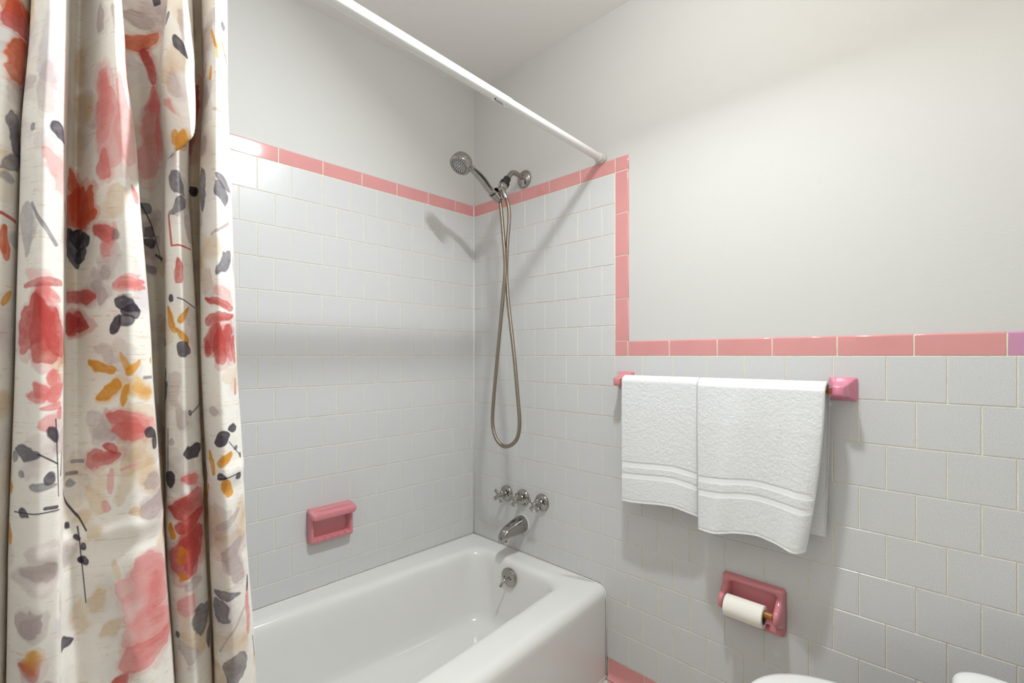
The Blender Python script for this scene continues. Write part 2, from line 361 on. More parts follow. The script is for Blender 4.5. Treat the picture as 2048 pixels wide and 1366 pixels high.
# ---- measured tables: hose path, curtain fold cross sections (6 heights), printed motifs of the curtain (cloth millimetres)
HOSE = [(-0.1380,-0.3293,1.7335),(-0.1450,-0.3479,1.6281),(-0.1500,-0.3615,1.5158),(-0.1480,-0.3481,1.4081),(-0.1430,-0.3141,1.1889),(-0.1400,-0.2844,0.9843),(-0.1400,-0.2784,0.8915),(-0.1400,-0.2933,0.8378),(-0.1400,-0.3227,0.8090),(-0.1400,-0.3570,0.8035),(-0.1380,-0.3913,0.8177),(-0.1360,-0.4167,0.8481),(-0.1340,-0.4256,0.9055),(-0.1320,-0.4129,1.0118),(-0.1300,-0.3918,1.1686),(-0.1300,-0.3640,1.3484),(-0.1300,-0.3498,1.4799),(-0.1320,-0.3547,1.5892),(-0.1340,-0.3679,1.7063),(-0.1340,-0.3651,1.7567),]
CURT_XY = [[(-1.5181,-0.8300),(-1.4758,-0.8638),(-1.4615,-0.8435),(-1.4529,-0.7775),(-1.4579,-0.8150),(-1.4591,-0.8570),(-1.4452,-0.9002),(-1.4300,-0.8773),(-1.4246,-0.8150),(-1.4148,-0.8000),(-1.4033,-0.8300),(-1.3923,-0.8975),(-1.3837,-0.8772),(-1.3784,-0.8435),(-1.3805,-0.7850),(-1.3497,-0.7850),(-1.3184,-0.8120),(-1.3223,-0.8462),(-1.3140,-0.8773),(-1.2939,-0.8462),(-1.2857,-0.7850),(-1.2752,-0.7700),(-1.2644,-0.7820),(-1.2766,-0.8225),(-1.2834,-0.8570),(-1.2763,-0.8948),(-1.2550,-0.8705),(-1.2443,-0.8367),(-1.2432,-0.7925),(-1.2601,-0.7850)],
           [(-1.5181,-0.8300),(-1.4808,-0.8638),(-1.4668,-0.8435),(-1.4586,-0.7775),(-1.4633,-0.8150),(-1.4643,-0.8570),(-1.4488,-0.9002),(-1.4322,-0.8773),(-1.4270,-0.8150),(-1.4173,-0.8000),(-1.4058,-0.8300),(-1.3887,-0.8975),(-1.3766,-0.8772),(-1.3708,-0.8435),(-1.3725,-0.7850),(-1.3490,-0.7850),(-1.3295,-0.8120),(-1.3329,-0.8462),(-1.3199,-0.8772),(-1.2952,-0.8462),(-1.2871,-0.7850),(-1.2766,-0.7700),(-1.2623,-0.7820),(-1.2746,-0.8225),(-1.2814,-0.8570),(-1.2750,-0.8948),(-1.2543,-0.8705),(-1.2436,-0.8367),(-1.2425,-0.7925),(-1.2594,-0.7850)],
           [(-1.5181,-0.8300),(-1.4881,-0.8638),(-1.4745,-0.8435),(-1.4671,-0.7775),(-1.4714,-0.8150),(-1.4720,-0.8570),(-1.4537,-0.9002),(-1.4345,-0.8772),(-1.4295,-0.8150),(-1.4199,-0.8000),(-1.4084,-0.8300),(-1.3822,-0.8975),(-1.3645,-0.8772),(-1.3582,-0.8435),(-1.3593,-0.7850),(-1.3382,-0.7850),(-1.3234,-0.8120),(-1.3270,-0.8462),(-1.3184,-0.8772),(-1.2983,-0.8462),(-1.2904,-0.7850),(-1.2800,-0.7700),(-1.2672,-0.7820),(-1.2793,-0.8225),(-1.2859,-0.8570),(-1.2750,-0.8948),(-1.2495,-0.8705),(-1.2386,-0.8367),(-1.2374,-0.7925),(-1.2544,-0.7850)],
           [(-1.5181,-0.8300),(-1.4924,-0.8638),(-1.4791,-0.8435),(-1.4723,-0.7775),(-1.4762,-0.8150),(-1.4766,-0.8570),(-1.4568,-0.9002),(-1.4365,-0.8850),(-1.4322,-0.8384),(-1.4209,-0.8262),(-1.4081,-0.8475),(-1.3734,-0.8975),(-1.3488,-0.8772),(-1.3418,-0.8435),(-1.3420,-0.7850),(-1.3270,-0.7850),(-1.3221,-0.8120),(-1.3258,-0.8462),(-1.3122,-0.8772),(-1.2862,-0.8462),(-1.2776,-0.7850),(-1.2668,-0.7700),(-1.2658,-0.7820),(-1.2779,-0.8225),(-1.2847,-0.8570),(-1.2712,-0.8948),(-1.2427,-0.8705),(-1.2315,-0.8367),(-1.2300,-0.7925),(-1.2472,-0.7850)],
           [(-1.5181,-0.8300),(-1.4983,-0.8638),(-1.4854,-0.8435),(-1.4791,-0.7775),(-1.4828,-0.8150),(-1.4828,-0.8570),(-1.4611,-0.9002),(-1.4396,-0.8990),(-1.4363,-0.8779),(-1.4219,-0.8691),(-1.4072,-0.8791),(-1.3661,-0.8975),(-1.3349,-0.8772),(-1.3272,-0.8435),(-1.3266,-0.7850),(-1.3176,-0.7850),(-1.3221,-0.8120),(-1.3258,-0.8462),(-1.3080,-0.8772),(-1.2771,-0.8462),(-1.2679,-0.7850),(-1.2568,-0.7700),(-1.2544,-0.7820),(-1.2672,-0.8225),(-1.2743,-0.8570),(-1.2605,-0.8948),(-1.2308,-0.8705),(-1.2190,-0.8367),(-1.2171,-0.7925),(-1.2347,-0.7850)],
           [(-1.5181,-0.8300),(-1.5007,-0.8638),(-1.4879,-0.8435),(-1.4819,-0.7775),(-1.4853,-0.8150),(-1.4852,-0.8570),(-1.4628,-0.9002),(-1.4406,-0.9036),(-1.4376,-0.8911),(-1.4223,-0.8833),(-1.4069,-0.8897),(-1.3593,-0.8975),(-1.3228,-0.8772),(-1.3145,-0.8435),(-1.3134,-0.7850),(-1.3043,-0.7850),(-1.3097,-0.8120),(-1.3138,-0.8462),(-1.2971,-0.8772),(-1.2665,-0.8462),(-1.2566,-0.7850),(-1.2451,-0.7700),(-1.2458,-0.7820),(-1.2589,-0.8225),(-1.2664,-0.8570),(-1.2496,-0.8948),(-1.2158,-0.8705),(-1.2033,-0.8367),(-1.2009,-0.7925),(-1.2189,-0.7850)]]
BAG_S = 0.639
MOTIFS = ('53 428 49 391 29 R 9;63 389 56 332 27 O 9;72 429 34 417 20 O 8;48 294 76 247 23 G 8;75 252 44 227 20 G 7;61 217 41 217 10 G 5;43 171 66 165 5 R 9;49 156 49 116 13 O 9;'
          '60 79 49 60 8 Y 9;69 146 66 136 17 G 4;247 414 240 325 29 L 6;242 351 238 290 22 M 5;251 285 271 266 13 D 9;221 278 229 272 8 G 6;248 248 267 204 23 Q 7;'
          '218 184 218 116 26 G 4;226 183 258 135 6 G 6;275 197 276 183 8 P 7;214 84 269 91 11 R 7;216 102 253 90 13 Q 5;239 73 217 3 35 R 8;240 74 247 -8 29 R 7;'
          '243 69 268 -2 26 R 8;237 78 267 69 13 P 7;327 427 333 374 22 T 5;323 356 345 320 33 T 6;327 315 327 262 19 T 4;313 254 327 216 22 O 8;340 225 315 173 41 O 8;'
          '359 223 331 175 22 O 8;363 198 324 173 22 O 9;328 229 321 187 22 O 7;313 169 329 122 25 D 9;354 160 325 149 19 D 10;347 141 321 132 15 D 9;327 169 327 148 22 D 9;'
          '315 132 315 87 14 T 5;359 81 309 76 21 R 8;346 43 305 41 27 R 9;327 42 305 42 28 R 8;375 465 378 426 21 M 7;406 451 421 422 21 M 6;376 371 395 251 46 Q 8;'
          '416 361 423 253 32 Q 8;383 377 379 282 32 P 5;381 271 381 235 21 P 8;363 173 390 154 21 R 8;389 166 373 133 18 P 8;397 166 391 151 11 G 5;424 227 437 208 12 P 8;'
          '375 121 378 99 16 M 8;350 95 369 88 15 M 8;365 70 379 87 16 M 8;358 115 369 95 14 M 5;435 101 388 92 13 P 8;436 93 387 90 13 P 7;427 109 392 92 12 Q 7;'
          '393 78 426 61 17 D 9;426 63 401 57 18 D 8;381 30 398 55 13 D 10;395 42 415 52 14 D 8;520 460 569 485 21 O 8;443 412 449 353 17 O 8;550 466 568 408 15 R 8;'
          '539 520 553 496 21 M 7;458 456 469 453 7 R 9;565 405 561 351 20 P 6;554 364 546 267 31 Q 9;570 362 570 296 16 P 6;468 271 470 235 5 D 9;545 234 536 218 17 G 8;'
          '550 197 537 183 17 G 8;555 169 534 175 14 D 8;528 248 567 142 2 D 9;552 154 570 146 6 D 8;550 128 533 136 12 G 5;645 453 667 420 26 L 9;623 422 627 397 19 M 5;'
          '627 360 622 325 16 Y 10;617 354 614 331 8 Y 8;570 398 566 367 20 P 7;615 388 611 377 16 P 5;626 476 642 460 18 D 9;639 510 656 480 24 M 7;559 537 567 533 10 D 9;'
          '602 498 610 491 16 D 6;645 330 640 301 29 O 9;622 263 659 233 20 G 8;658 229 620 205 18 G 8;617 204 623 159 6 R 9;626 159 669 159 3 R 9;634 142 634 104 14 R 8;'
          '660 203 669 169 17 M 7;614 87 625 79 10 D 10;633 84 673 72 2 D 9;612 70 628 33 12 Y 9;654 73 635 48 8 Y 9;631 39 648 19 12 Y 9;583 23 599 17 12 D 9;629 15 652 7 16 D 8;'
          '755 444 747 331 18 R 6;754 278 759 263 13 D 9;897 498 910 501 11 G 9;873 480 882 455 6 Y 9;883 460 884 440 6 Y 7;899 471 908 456 5 Y 8;872 428 867 409 9 Y 10;'
          '853 437 846 418 5 Y 9;922 436 925 419 7 Y 9;909 458 919 442 6 G 8;853 404 858 370 12 M 6;875 364 907 365 7 M 7;852 331 848 300 16 M 6;850 281 849 215 17 G 8;'
          '880 274 912 250 13 G 8;882 263 900 224 20 G 8;906 202 871 179 5 M 8;908 163 879 119 17 G 8;921 155 926 117 11 G 6;874 101 908 82 21 Q 6;854 86 908 71 13 R 8;'
          '908 60 854 52 14 R 8;880 44 859 5 32 R 7;895 44 897 -4 24 R 7;884 343 888 342 5 M 8;641 207 637 200 8 M 6;883 36 879 -14 20 R 8;910 32 913 -10 11 R 8;858 25 858 -3 13 R 8;'
          '912 -35 910 -59 6 P 9;869 -77 865 -89 15 M 6;907 -108 890 -111 11 D 10;893 -118 868 -129 16 D 10;890 -129 912 -153 2 G 9;902 -138 906 -144 7 G 9;916 -151 912 -159 8 G 9;'
          '852 -141 859 -177 10 Y 9;894 -145 870 -164 14 Y 9;845 -193 839 -215 8 Y 9;882 -188 885 -211 14 Y 9;867 -178 883 -185 9 D 9;913 -184 899 -188 9 D 9;866 -183 911 -180 2 D 9;'
          '904 -236 857 -261 12 M 7;887 -294 900 -347 21 M 8;907 -283 870 -304 17 M 8;917 -346 911 -367 6 D 10;850 -356 899 -366 12 G 8;853 -367 875 -400 25 G 8;'
          '912 -365 906 -437 9 P 8;920 -447 923 -481 6 D 10;903 -389 856 -449 4 M 7;887 -450 875 -504 33 G 7;600 -16 577 -51 21 G 8;608 -39 579 -73 17 D 8;587 -40 581 -99 6 D 9;'
          '632 -72 637 -103 20 M 6;650 -86 680 -71 2 D 9;647 -85 654 -81 8 G 9;686 -77 692 -80 9 D 9;618 -120 618 -127 9 M 8;637 -142 675 -132 19 D 10;610 -105 610 -169 2 D 9;'
          '612 -164 613 -191 18 D 10;637 -175 663 -189 17 P 9;679 -158 691 -161 12 P 8;614 -223 671 -212 33 R 9;669 -228 626 -251 17 R 9;664 -250 621 -319 43 R 9;'
          '652 -266 648 -321 25 R 8;659 -228 630 -288 24 R 6;616 -243 619 -264 12 Y 10;632 -276 628 -293 14 Y 9;623 -296 636 -299 12 Y 9;628 -316 636 -324 12 Y 9;'
          '644 -326 651 -342 20 M 7;645 -352 627 -378 29 Q 9;661 -370 651 -414 25 G 8;672 -412 670 -444 12 G 8;613 -407 622 -404 9 D 8;621 -414 638 -450 21 M 6;'
          '679 -441 683 -513 11 P 9;461 -440 461 -461 9 P 9;347 -10 389 -22 14 Y 10;358 -58 395 -36 16 Y 10;399 -66 404 -37 9 Y 10;396 5 408 -27 9 Y 6;418 -6 402 -26 9 Y 8;'
          '435 -49 404 -37 22 Y 4;442 -3 437 -10 7 Y 7;425 -29 440 -29 5 G 6;375 -76 428 -99 26 K 8;380 -97 423 -105 21 K 8;408 -80 440 -95 19 Q 7;422 -103 443 -108 12 D 10;'
          '442 -108 432 -130 10 D 10;389 -125 339 -140 21 R 6;366 -115 387 -122 11 R 8;379 -148 374 -180 9 Q 8;363 -188 373 -202 11 Q 8;411 -143 392 -149 5 Q 8;'
          '418 -178 443 -167 19 M 8;444 -191 417 -217 23 M 10;408 -203 408 -214 15 T 6;338 -203 338 -213 18 T 5;366 -221 340 -231 17 T 4;256 -15 259 -34 14 P 9;'
          '233 -31 251 -46 17 P 8;222 -46 248 -48 13 P 8;270 -36 249 -49 17 P 9;243 -62 268 -59 10 P 8;267 -61 263 -78 9 P 9;241 -83 259 -83 20 Q 9;252 -86 263 -107 10 D 9;'
          '260 -76 266 -170 1 D 9;274 -119 271 -146 5 D 10;204 -112 246 -117 17 G 10;199 -124 211 -122 13 G 7;243 -116 264 -131 2 D 9;213 -139 223 -144 8 G 6;'
          '249 -143 262 -149 13 D 8;232 -155 265 -154 8 G 6;311 -150 326 -151 6 G 6;311 -163 324 -164 7 G 6;319 -136 336 -137 6 G 5;300 -166 339 -224 3 D 10;215 -182 235 -190 10 D 8;'
          '207 -186 268 -186 1 D 9;250 -181 265 -182 5 D 8;326 -218 338 -315 2 D 9;323 -228 328 -234 6 D 9;338 -241 330 -248 8 D 9;341 -260 330 -265 10 D 9;328 -259 336 -265 7 D 9;'
          '311 -209 318 -217 7 D 9;188 -154 203 -164 11 Y 10;198 -200 199 -225 10 Y 10;224 -255 266 -260 20 M 6;235 -238 269 -232 19 M 4;311 -245 316 -252 21 M 4;'
          '204 -261 265 -273 26 M 3;216 -310 247 -322 29 M 8;246 -312 229 -329 19 M 7;364 -303 342 -320 21 T 6;378 -267 384 -293 11 T 6;326 -315 338 -344 21 T 4;'
          '382 -337 362 -358 18 T 6;289 -339 268 -320 26 L 5;275 -285 282 -311 20 M 3;414 -272 430 -315 41 Q 9;441 -295 378 -310 30 Q 9;443 -326 384 -332 44 Q 9;'
          '447 -368 388 -363 44 Q 9;442 -382 389 -411 34 P 8;408 -272 427 -279 23 Q 9;424 -299 424 -387 33 P 3;293 -357 324 -355 14 D 9;374 -420 396 -427 18 R 7;'
          '220 -364 250 -376 22 R 5;242 -347 232 -374 19 Y 5')

# ------------------------------------------------------------------ tap valves and spout
def valve(y, z, turn, label):
    t = thing('faucet_valve', label, 'faucet', (0, y, z), 'valves over the tub spout')
    g = Geo(); g.lathe((.001, 0, 0), (-1, 0, 0), [(0, .0335), (.004, .0345), (.009, .0335), (.013, .029), (.0155, .021), (.017, .013), (.020, .011)], 36)
    g.build('escutcheon', M_chrome, t, smooth=True, angle=40)
    g = Geo(); g.lathe((-.015, 0, 0), (-1, 0, 0), [(0, .0105), (.014, .0095), (.022, .0075), (.030, .0085), (.036, .0105)], 24)
    g.build('stem', M_chrome, t, smooth=True, angle=40)
    g = Geo()
    g.lathe((-.047, 0, 0), (-1, 0, 0), [(0, .0105), (.003, .0115), (.010, .0110), (.0135, .008), (.0145, .0001)], 24)
    for k in range(4):
        a = turn + k * PI / 2; u = Vector((0, math.cos(a), math.sin(a))); v = Vector((0, -math.sin(a), math.cos(a))); e = Vector((-1, 0, 0)); c = Vector((-.0535, 0, 0))
        R = []
        for d, wd, th in ((.005, .0070, .0050), (.012, .0058, .0042), (.020, .0088, .0036), (.0275, .0105, .0030), (.0305, .0080, .0022)):
            R.append([c + u * d + v * (wd * math.cos(q)) + e * (th * math.sin(q)) for q in [2 * PI * j / 12 for j in range(12)]])
        g.rings(R)
    g.build('cross_handle', M_chrome, t, smooth=True, angle=60)
    return t
valve(-.223, ZC - .604, PI / 4 + .12, 'leftmost of the three chrome cross handle valves, nearest the tiled corner')
valve(-.322, ZC - .601, .42, 'middle one of the three chrome cross handle valves above the spout')
valve(-.428, ZC - .599, .62, 'rightmost of the three chrome cross handle valves, nearest the towels')

sp = thing('bath_spout', 'stubby chrome bath spout on the tiles above the tub end', 'faucet', (0, -.316, ZC - .715))
R = []
for x, w_, zt, zb in ((.001, .034, .0365, -.036), (-.006, .034, .0365, -.036), (-.030, .0315, .031, -.0345), (-.060, .0275, .022, -.033), (-.088, .0235, .0125, -.032), (-.104, .0215, .005, -.033), (-.116, .0205, -.002, -.040), (-.124, .019, -.011, -.047), (-.1275, .017, -.022, -.0475)):
    c = (zt + zb) / 2; h = (zt - zb) / 2; e = 2.0 + min(1.6, -x * 18) if x < 0 else 2.0; ring = []
    for k in range(36):
        a = 2 * PI * k / 36; ca, sa = math.cos(a), math.sin(a)
        ring.append((x, math.copysign(abs(ca) ** (2 / e), ca) * w_, c + math.copysign(abs(sa) ** (2 / e), sa) * h))
    R.append(ring)
g = Geo(); g.rings(R); g.build('spout_body', M_chrome, sp, smooth=True, angle=50)
g = Geo(); g.box((-.1279, -.002, -.036), (-.1265, .002, -.024)); g.build('front_slot', M_dark, sp)
g = Geo(); g.lathe((-.112, 0, -.0395), (0, 0, -1), [(0, .013), (.006, .0125), (.006, .010), (.001, .0095)], 24); g.build('outlet_ring', M_dark, sp, smooth=True, angle=40)
g = Geo(); g.lathe((.0022, 0, 0), (-1, 0, 0), [(0, .0395), (.0035, .0385), (.0045, .036)], 36); g.build('caulk_ring', M_caulk, sp, smooth=True, angle=40)

# ------------------------------------------------------------------ shower: arm, hand shower, hose
YS = -.325; HSY = .012     # the hand shower rests a little to the side of the arm
arm = thing('shower_fixture', 'bent chrome shower arm and round flange above the pink trim', 'shower fixture', (0, YS, ZC + .752))
g = Geo(); g.lathe((G_ + .001, 0, 0), (-1, 0, 0), [(0, .036), (.004, .0375), (.009, .036), (.015, .030), (.019, .020), (.021, .0115)], 40)
g.build('flange', M_chrome, arm, smooth=True, angle=40)
g = Geo(); path = spline([(-.004, 0, .0), (-.03, 0, .006), (-.055, 0, .010), (-.075, 0, .004), (-.092, 0, -.014), (-.104, 0, -.030)], 10)
g.tube(path, .0105, 20); g.build('arm_pipe', M_chrome, arm, smooth=True, angle=60)
dv = Vector((-.56, 0, -.83)).normalized(); p0 = Vector((-.100, 0, -.025))
g = Geo(); g.lathe(p0, dv, [(0, .0135), (.002, .0155), (.016, .0155), (.018, .0135), (.020, .0165), (.026, .0205), (.040, .0205), (.043, .018)], 24)
g.build('rubber_collar', M_black, arm, smooth=True, angle=30)
p1 = p0 + dv * .041
g = Geo(); g.lathe(p1, dv, [(0, .0175), (.003, .0195), (.012, .0195), (.016, .0165), (.020, .0145), (.022, .012)], 24)
g.build('swivel_nut', M_chrome, arm, smooth=True, angle=30)
# bracket that clips round the hand shower
HD = Vector((-.337, 0, -.027)); HB = Vector((-.128, 0, -.128))      # head joint, lower end of the handle (arm coordinates)
o_ = Vector((-.335, 0, -.030))          # hand shower origin in arm coordinates
hb = Vector((-.150, 0, -.102)) - o_; HE = Vector((.018, 0, -.020))
hpath = spline([Vector((.030, 0, .004)), Vector((.060, 0, -.006)), Vector((.105, 0, -.028)), Vector((.150, 0, -.062)), hb - Vector((.0, 0, .0)), hb + HE], 8)
k_ = int(len(hpath) * .80); p2 = Vector(hpath[k_]) + o_ + Vector((0, HSY, 0)); ax = (Vector(hpath[k_ - 3]) - Vector(hpath[k_ + 3])).normalized()
g = Geo(); pts = []
u = ax; n1 = Vector((0, 1, 0)); n2 = u.cross(n1)
def clip(h):
    return [p2 + u * h + (n1 * math.cos(a) + n2 * math.sin(a)) * r for a, r in [(math.radians(q), .0240) for q in range(-150, 151, 20)] + [(math.radians(q), .0205) for q in range(150, -151, -20)]]
g.rings([clip(-.018), clip(-.016), clip(.016), clip(.018)])
g.tube([p1 + dv * .015, p1 + dv * .026 + Vector((-.001, .002, 0)), p2 + (p1 + dv * .02 - p2).normalized() * .0230], [.011, .010, .009], 14)
g.build('holder_clip', M_chrome, arm, smooth=True, angle=35)
p3 = p1 + dv * .030
g = Geo(); g.tube([p3 - dv * .012, p3 + Vector((.006, -.012, -.012)), p3 + Vector((.012, -.020, -.034))], [.012, .0115, .0095], 18); g.build('hose_outlet', M_chrome, arm, smooth=True, angle=50)

hs = thing('hand_shower', 'round chrome hand shower head resting in the bracket by the corner', 'shower head', (-.335, YS + HSY, ZC + .722))
fn = Vector((-.60, -.05, -.80)).normalized()
hc = Vector((0, 0, 0)) - fn * .006
g = Geo(); g.lathe(hc - fn * .022, fn, [(0, .010), (.001, .028), (.006, .0375), (.014, .0405), (.022, .0415), (.0225, .0405), (.0235, .0415), (.036, .0420), (.041, .0405), (.043, .037), (.0425, .0355), (.040, .0350)], 48)
g.build('head_body', M_chrome, hs, smooth=True, angle=35)
fc = hc + fn * .0185
g = Geo(); g.lathe(fc, fn, [(0, .0352), (.0018, .0345), (.0022, .0001)], 40)
face = g.build('spray_face', M_face if 'M_face' in globals() else mat('grey_spray_face', (214, 212, 208), .35), hs, smooth=True, angle=30)
a_ = fn.orthogonal().normalized(); b_ = fn.cross(a_); g = Geo()
for r, n, s, off in ((.0305, 24, .0024, 0), (.0245, 20, .0022, .1), (.0185, 15, .0019, 0), (.0125, 10, .0021, .2), (.0065, 6, .0019, 0)):
    for k in range(n):
        q = 2 * PI * k / n + off; p = fc + fn * .0016 + (a_ * math.cos(q) + b_ * math.sin(q)) * r
        g.lathe(p, fn, [(0, s), (.0022, s * .9), (.0026, .0002)], 8)
nz = g.build('nozzle_field', M_black, face, smooth=True, angle=40); nz['kind'] = 'stuff'
# handle: from the back rim of the head down to the clip
path = hpath
g = Geo(); R = []
N = len(path)
for i, p in enumerate(path):
    p = Vector(p); t = (Vector(path[min(i + 1, N - 1)]) - Vector(path[max(i - 1, 0)])).normalized(); y = Vector((0, 1, 0)); n = t.cross(y)
    f_ = i / (N - 1); wy = np.interp(f_, [0, .15, .45, .8, 1], [.017, .0155, .0175, .0145, .0125]); wn = np.interp(f_, [0, .15, .45, .8, 1], [.011, .010, .0125, .0135, .0125])
    R.append([p + y * (wy * math.cos(q)) + n * (wn * math.sin(q)) for q in [2 * PI * k / 24 for k in range(24)]])
g.rings(R); hh = g.build('handle', M_chrome, hs, smooth=True, angle=60)
# dark inlay line along the handle and its spray lever
g = Geo(); R = []
for i in range(6, int(N * .62)):
    p = Vector(path[i]); t = (Vector(path[i + 1]) - Vector(path[i - 1])).normalized(); y = Vector((0, 1, 0)); n = t.cross(y)
    f_ = i / (N - 1); wn = float(np.interp(f_, [0, .15, .45, .8, 1], [.011, .010, .0125, .0135, .0125])); wy = float(np.interp(f_, [0, .15, .45, .8, 1], [.017, .0155, .0175, .0145, .0125]))
    s = .0042 * math.sin(PI * (i - 5) / (N * .62 - 5)) + .0003
    a0 = math.radians(205)
    c = p + y * (wy * math.cos(a0)) + n * (wn * math.sin(a0)); tg = (y * (-math.sin(a0)) + n * math.cos(a0)).normalized(); up = tg.cross(t)
    R.append([c + tg * s + up * .0012, c - tg * s + up * .0012, c - tg * s - up * .0012, c + tg * s - up * .0012])
g.rings(R); g.build('inlay', M_black, hh)
g = Geo(); g.tube([hc + fn * .018 - a_ * .0 + Vector((.02, -.036, -.012)), hc + fn * .018 + Vector((.018, -.040, -.022))], [.0028, .0022], 10); g.build('spray_lever', M_chrome, hs, smooth=True)

# hose: hangs in a long loop and crosses itself
W_ = lambda v: Vector((v[0], v[1] + YS, v[2] + ZC + .752))
top1 = Vector((-.335, YS + HSY, ZC + .722)) + hb + HE + Vector((.0006, 0, -.002)); top2 = W_(p3 + Vector((.012, -.020, -.032)))
hose_pts = [top1, *[Vector(q) for q in HOSE], top2]
cp = [np.array(p) for p in spline(hose_pts, 60)]
d_ = np.concatenate([[0], np.cumsum([np.linalg.norm(b - a) for a, b in zip(cp[:-1], cp[1:])])])
step = .0016; ss = np.arange(0, d_[-1], step); cp = np.array(cp)
pts = np.stack([np.interp(ss, d_, cp[:, k]) for k in range(3)], 1)
rad = [.0078 - .0013 * (i % 3 == 0) for i in range(len(ss))]
hose = Geo(); hose.tube(list(map(Vector, pts)), rad, 12)
ho = hose.build('shower_hose', M_hose, None, smooth=True); tag(ho, 'long ribbed metal shower hose hanging in a loop on the tiled end wall', 'hose')

# ------------------------------------------------------------------ pink soap dish with a grab bar (local x along the wall, y out of the wall is negative)
sd = thing('soap_dish', 'pink ceramic soap dish with grab handle on the back wall', 'soap dish', (-.6995, 0, ZC - .607))
W2, H2 = .0815, .062
def ringxz(wd, ht, r, y, cz=0): return [(p[0], y, p[1]) for p in rrect(wd, ht, r, 0, cz, 6, 3)]
g = Geo()
g.rings([ringxz(.163, .124, .008, .0), ringxz(.163, .124, .008, -.010), ringxz(.160, .121, .008, -.020), ringxz(.156, .117, .008, -.026), ringxz(.150, .111, .008, -.029), ringxz(.142, .100, .010, -.0285, -.002),
         ringxz(.134, .092, .012, -.024, -.002), ringxz(.128, .086, .012, -.012, -.002), ringxz(.124, .082, .012, -.003, -.002)])
g.build('dish_body', M_pink2, sd, smooth=True, angle=50)
g = Geo()
def bar_ring(y, zc, ry, rz): pass
# top ledge: a frame with a slot, its front edge a thick rounded bar
Rl = []
out = rrect(.167, .052, .012, 0, -.026, 6, 4); inn = rrect(.116, .017, .008, .004, -.025, 6, 4)
def zt(y): return .062 + (y) * .22
def zb(y): return zt(y) - .010 - .012 * min(1, -y / .04)
seq = []
def rg(poly, zf, shrink=0):
    return [(p[0] * (1 - shrink), p[1] * (1 - shrink * 1.2) - .026 * shrink, zf(p[1])) for p in poly]
Rl = [rg(inn, zb), rg(inn, zt), rg(out, zt, .07), rg(out, lambda y: zt(y) - .0025, .025), rg(out, lambda y: (zt(y) * .72 + zb(y) * .28)), rg(out, lambda y: (zt(y) * .3 + zb(y) * .7)), rg(out, lambda y: zb(y) + .002, .03), rg(out, zb, .08), rg(inn, zb)]
g.rings(Rl, False, False); g.build('grab_bar', M_pink2, sd, smooth=True, angle=60)
g = Geo()
g.rings([[(p[0], p[1], z) for p in rrect(wd, dp, .008, 0, cy, 5, 4)] for wd, dp, cy, z in ((.150, .016, -.008, -.0615), (.152, .028, -.014, -.058), (.150, .033, -.0165, -.052), (.146, .034, -.017, -.0475), (.138, .028, -.0155, -.0478), (.134, .024, -.0145, -.050))])
for k in range(5):
    x = -.052 + k * .026; g.tube([(x, -.006, -.0485), (x, -.030, -.0475), (x, -.0345, -.0495)], [.0022, .0032, .0022], 8)
g.build('soap_tray', M_pink2, sd, smooth=True, angle=60)

# ------------------------------------------------------------------ towel bar
tb = thing('towel_bar', 'pink ceramic towel bar posts with a brown bar under the towels', 'towel bar', (0, -1.13, ZC - .085))
def post(yc):
    g = Geo(); R = []
    for x, hw, cz in ((.0, .030, 0), (-.006, .030, 0), (-.008, .0285, 0), (-.016, .0235, 0), (-.028, .0185, -.001), (-.040, .0155, -.002), (-.050, .0145, -.003), (-.058, .0145, -.003), (-.064, .0130, -.003), (-.067, .0095, -.003)):
        R.append([(x, yc + p[0], cz + p[1]) for p in rrect(hw * 2, hw * 2, min(.004, hw * .25), 0, 0, 4, 2)])
    g.rings(R); o = g.build('post', M_pink2 if yc > 0 else M_pink3, tb, smooth=True, angle=60); return o
M_pink3 = mat('pink_glaze_rosy', (216, 130, 152), .07, spec=.6, noise=(14, .03))
post(.313); post(-.318)
g = Geo(); g.box((-.061, -.318, -.010), (-.045, .313, .006)); g.build('bar', M_bar, tb, bevel=.0012)

# ------------------------------------------------------------------ toilet paper holder, roller and roll
th = thing('toilet_paper_holder', 'pink ceramic toilet paper holder recessed below the towels', 'toilet paper holder', (0, -1.233, ZC - .713))
def rr_yz(wd, ht, r, x, cz=0): return [(x, p[0], p[1]) for p in rrect(wd, ht, r, 0, cz, 6, 3)]
g = Geo()
g.rings([rr_yz(.168, .132, .008, 0), rr_yz(.168, .132, .009, -.008), rr_yz(.163, .127, .010, -.015), rr_yz(.155, .119, .011, -.019), rr_yz(.146, .110, .012, -.0195), rr_yz(.134, .098, .014, -.017), rr_yz(.128, .092, .014, -.010), rr_yz(.122, .086, .014, -.0015)])
fr = g.build('frame', M_pink4 if 'M_pink4' in globals() else M_pink2, th, smooth=True, angle=60)
for s in (1, -1):
    g = Geo(); R = []
    for x, wy, hz, cz in ((-.008, .013, .050, 0.0), (-.020, .012, .044, -.001), (-.032, .0110, .034, -.002), (-.044, .0100, .025, -.003), (-.054, .0088, .019, -.003), (-.060, .0065, .013, -.003), (-.0625, .003, .007, -.003)):
        R.append([(x, s * .0725 + wy * math.copysign(abs(math.cos(a)) ** .75, math.cos(a)), cz + hz * math.copysign(abs(math.sin(a)) ** .85, math.sin(a))) for a in [2 * PI * k / 28 for k in range(28)]])
    g.rings(R); g.build('arm', M_pink2, th, smooth=True, angle=70)
g = Geo(); g.lathe((-.050, .064, 0), (0, -1, 0), [(0, .0085), (.004, .0095), (.124, .0095), (.128, .0085)], 20); g.build('roller', M_wood, th, smooth=True, angle=40)
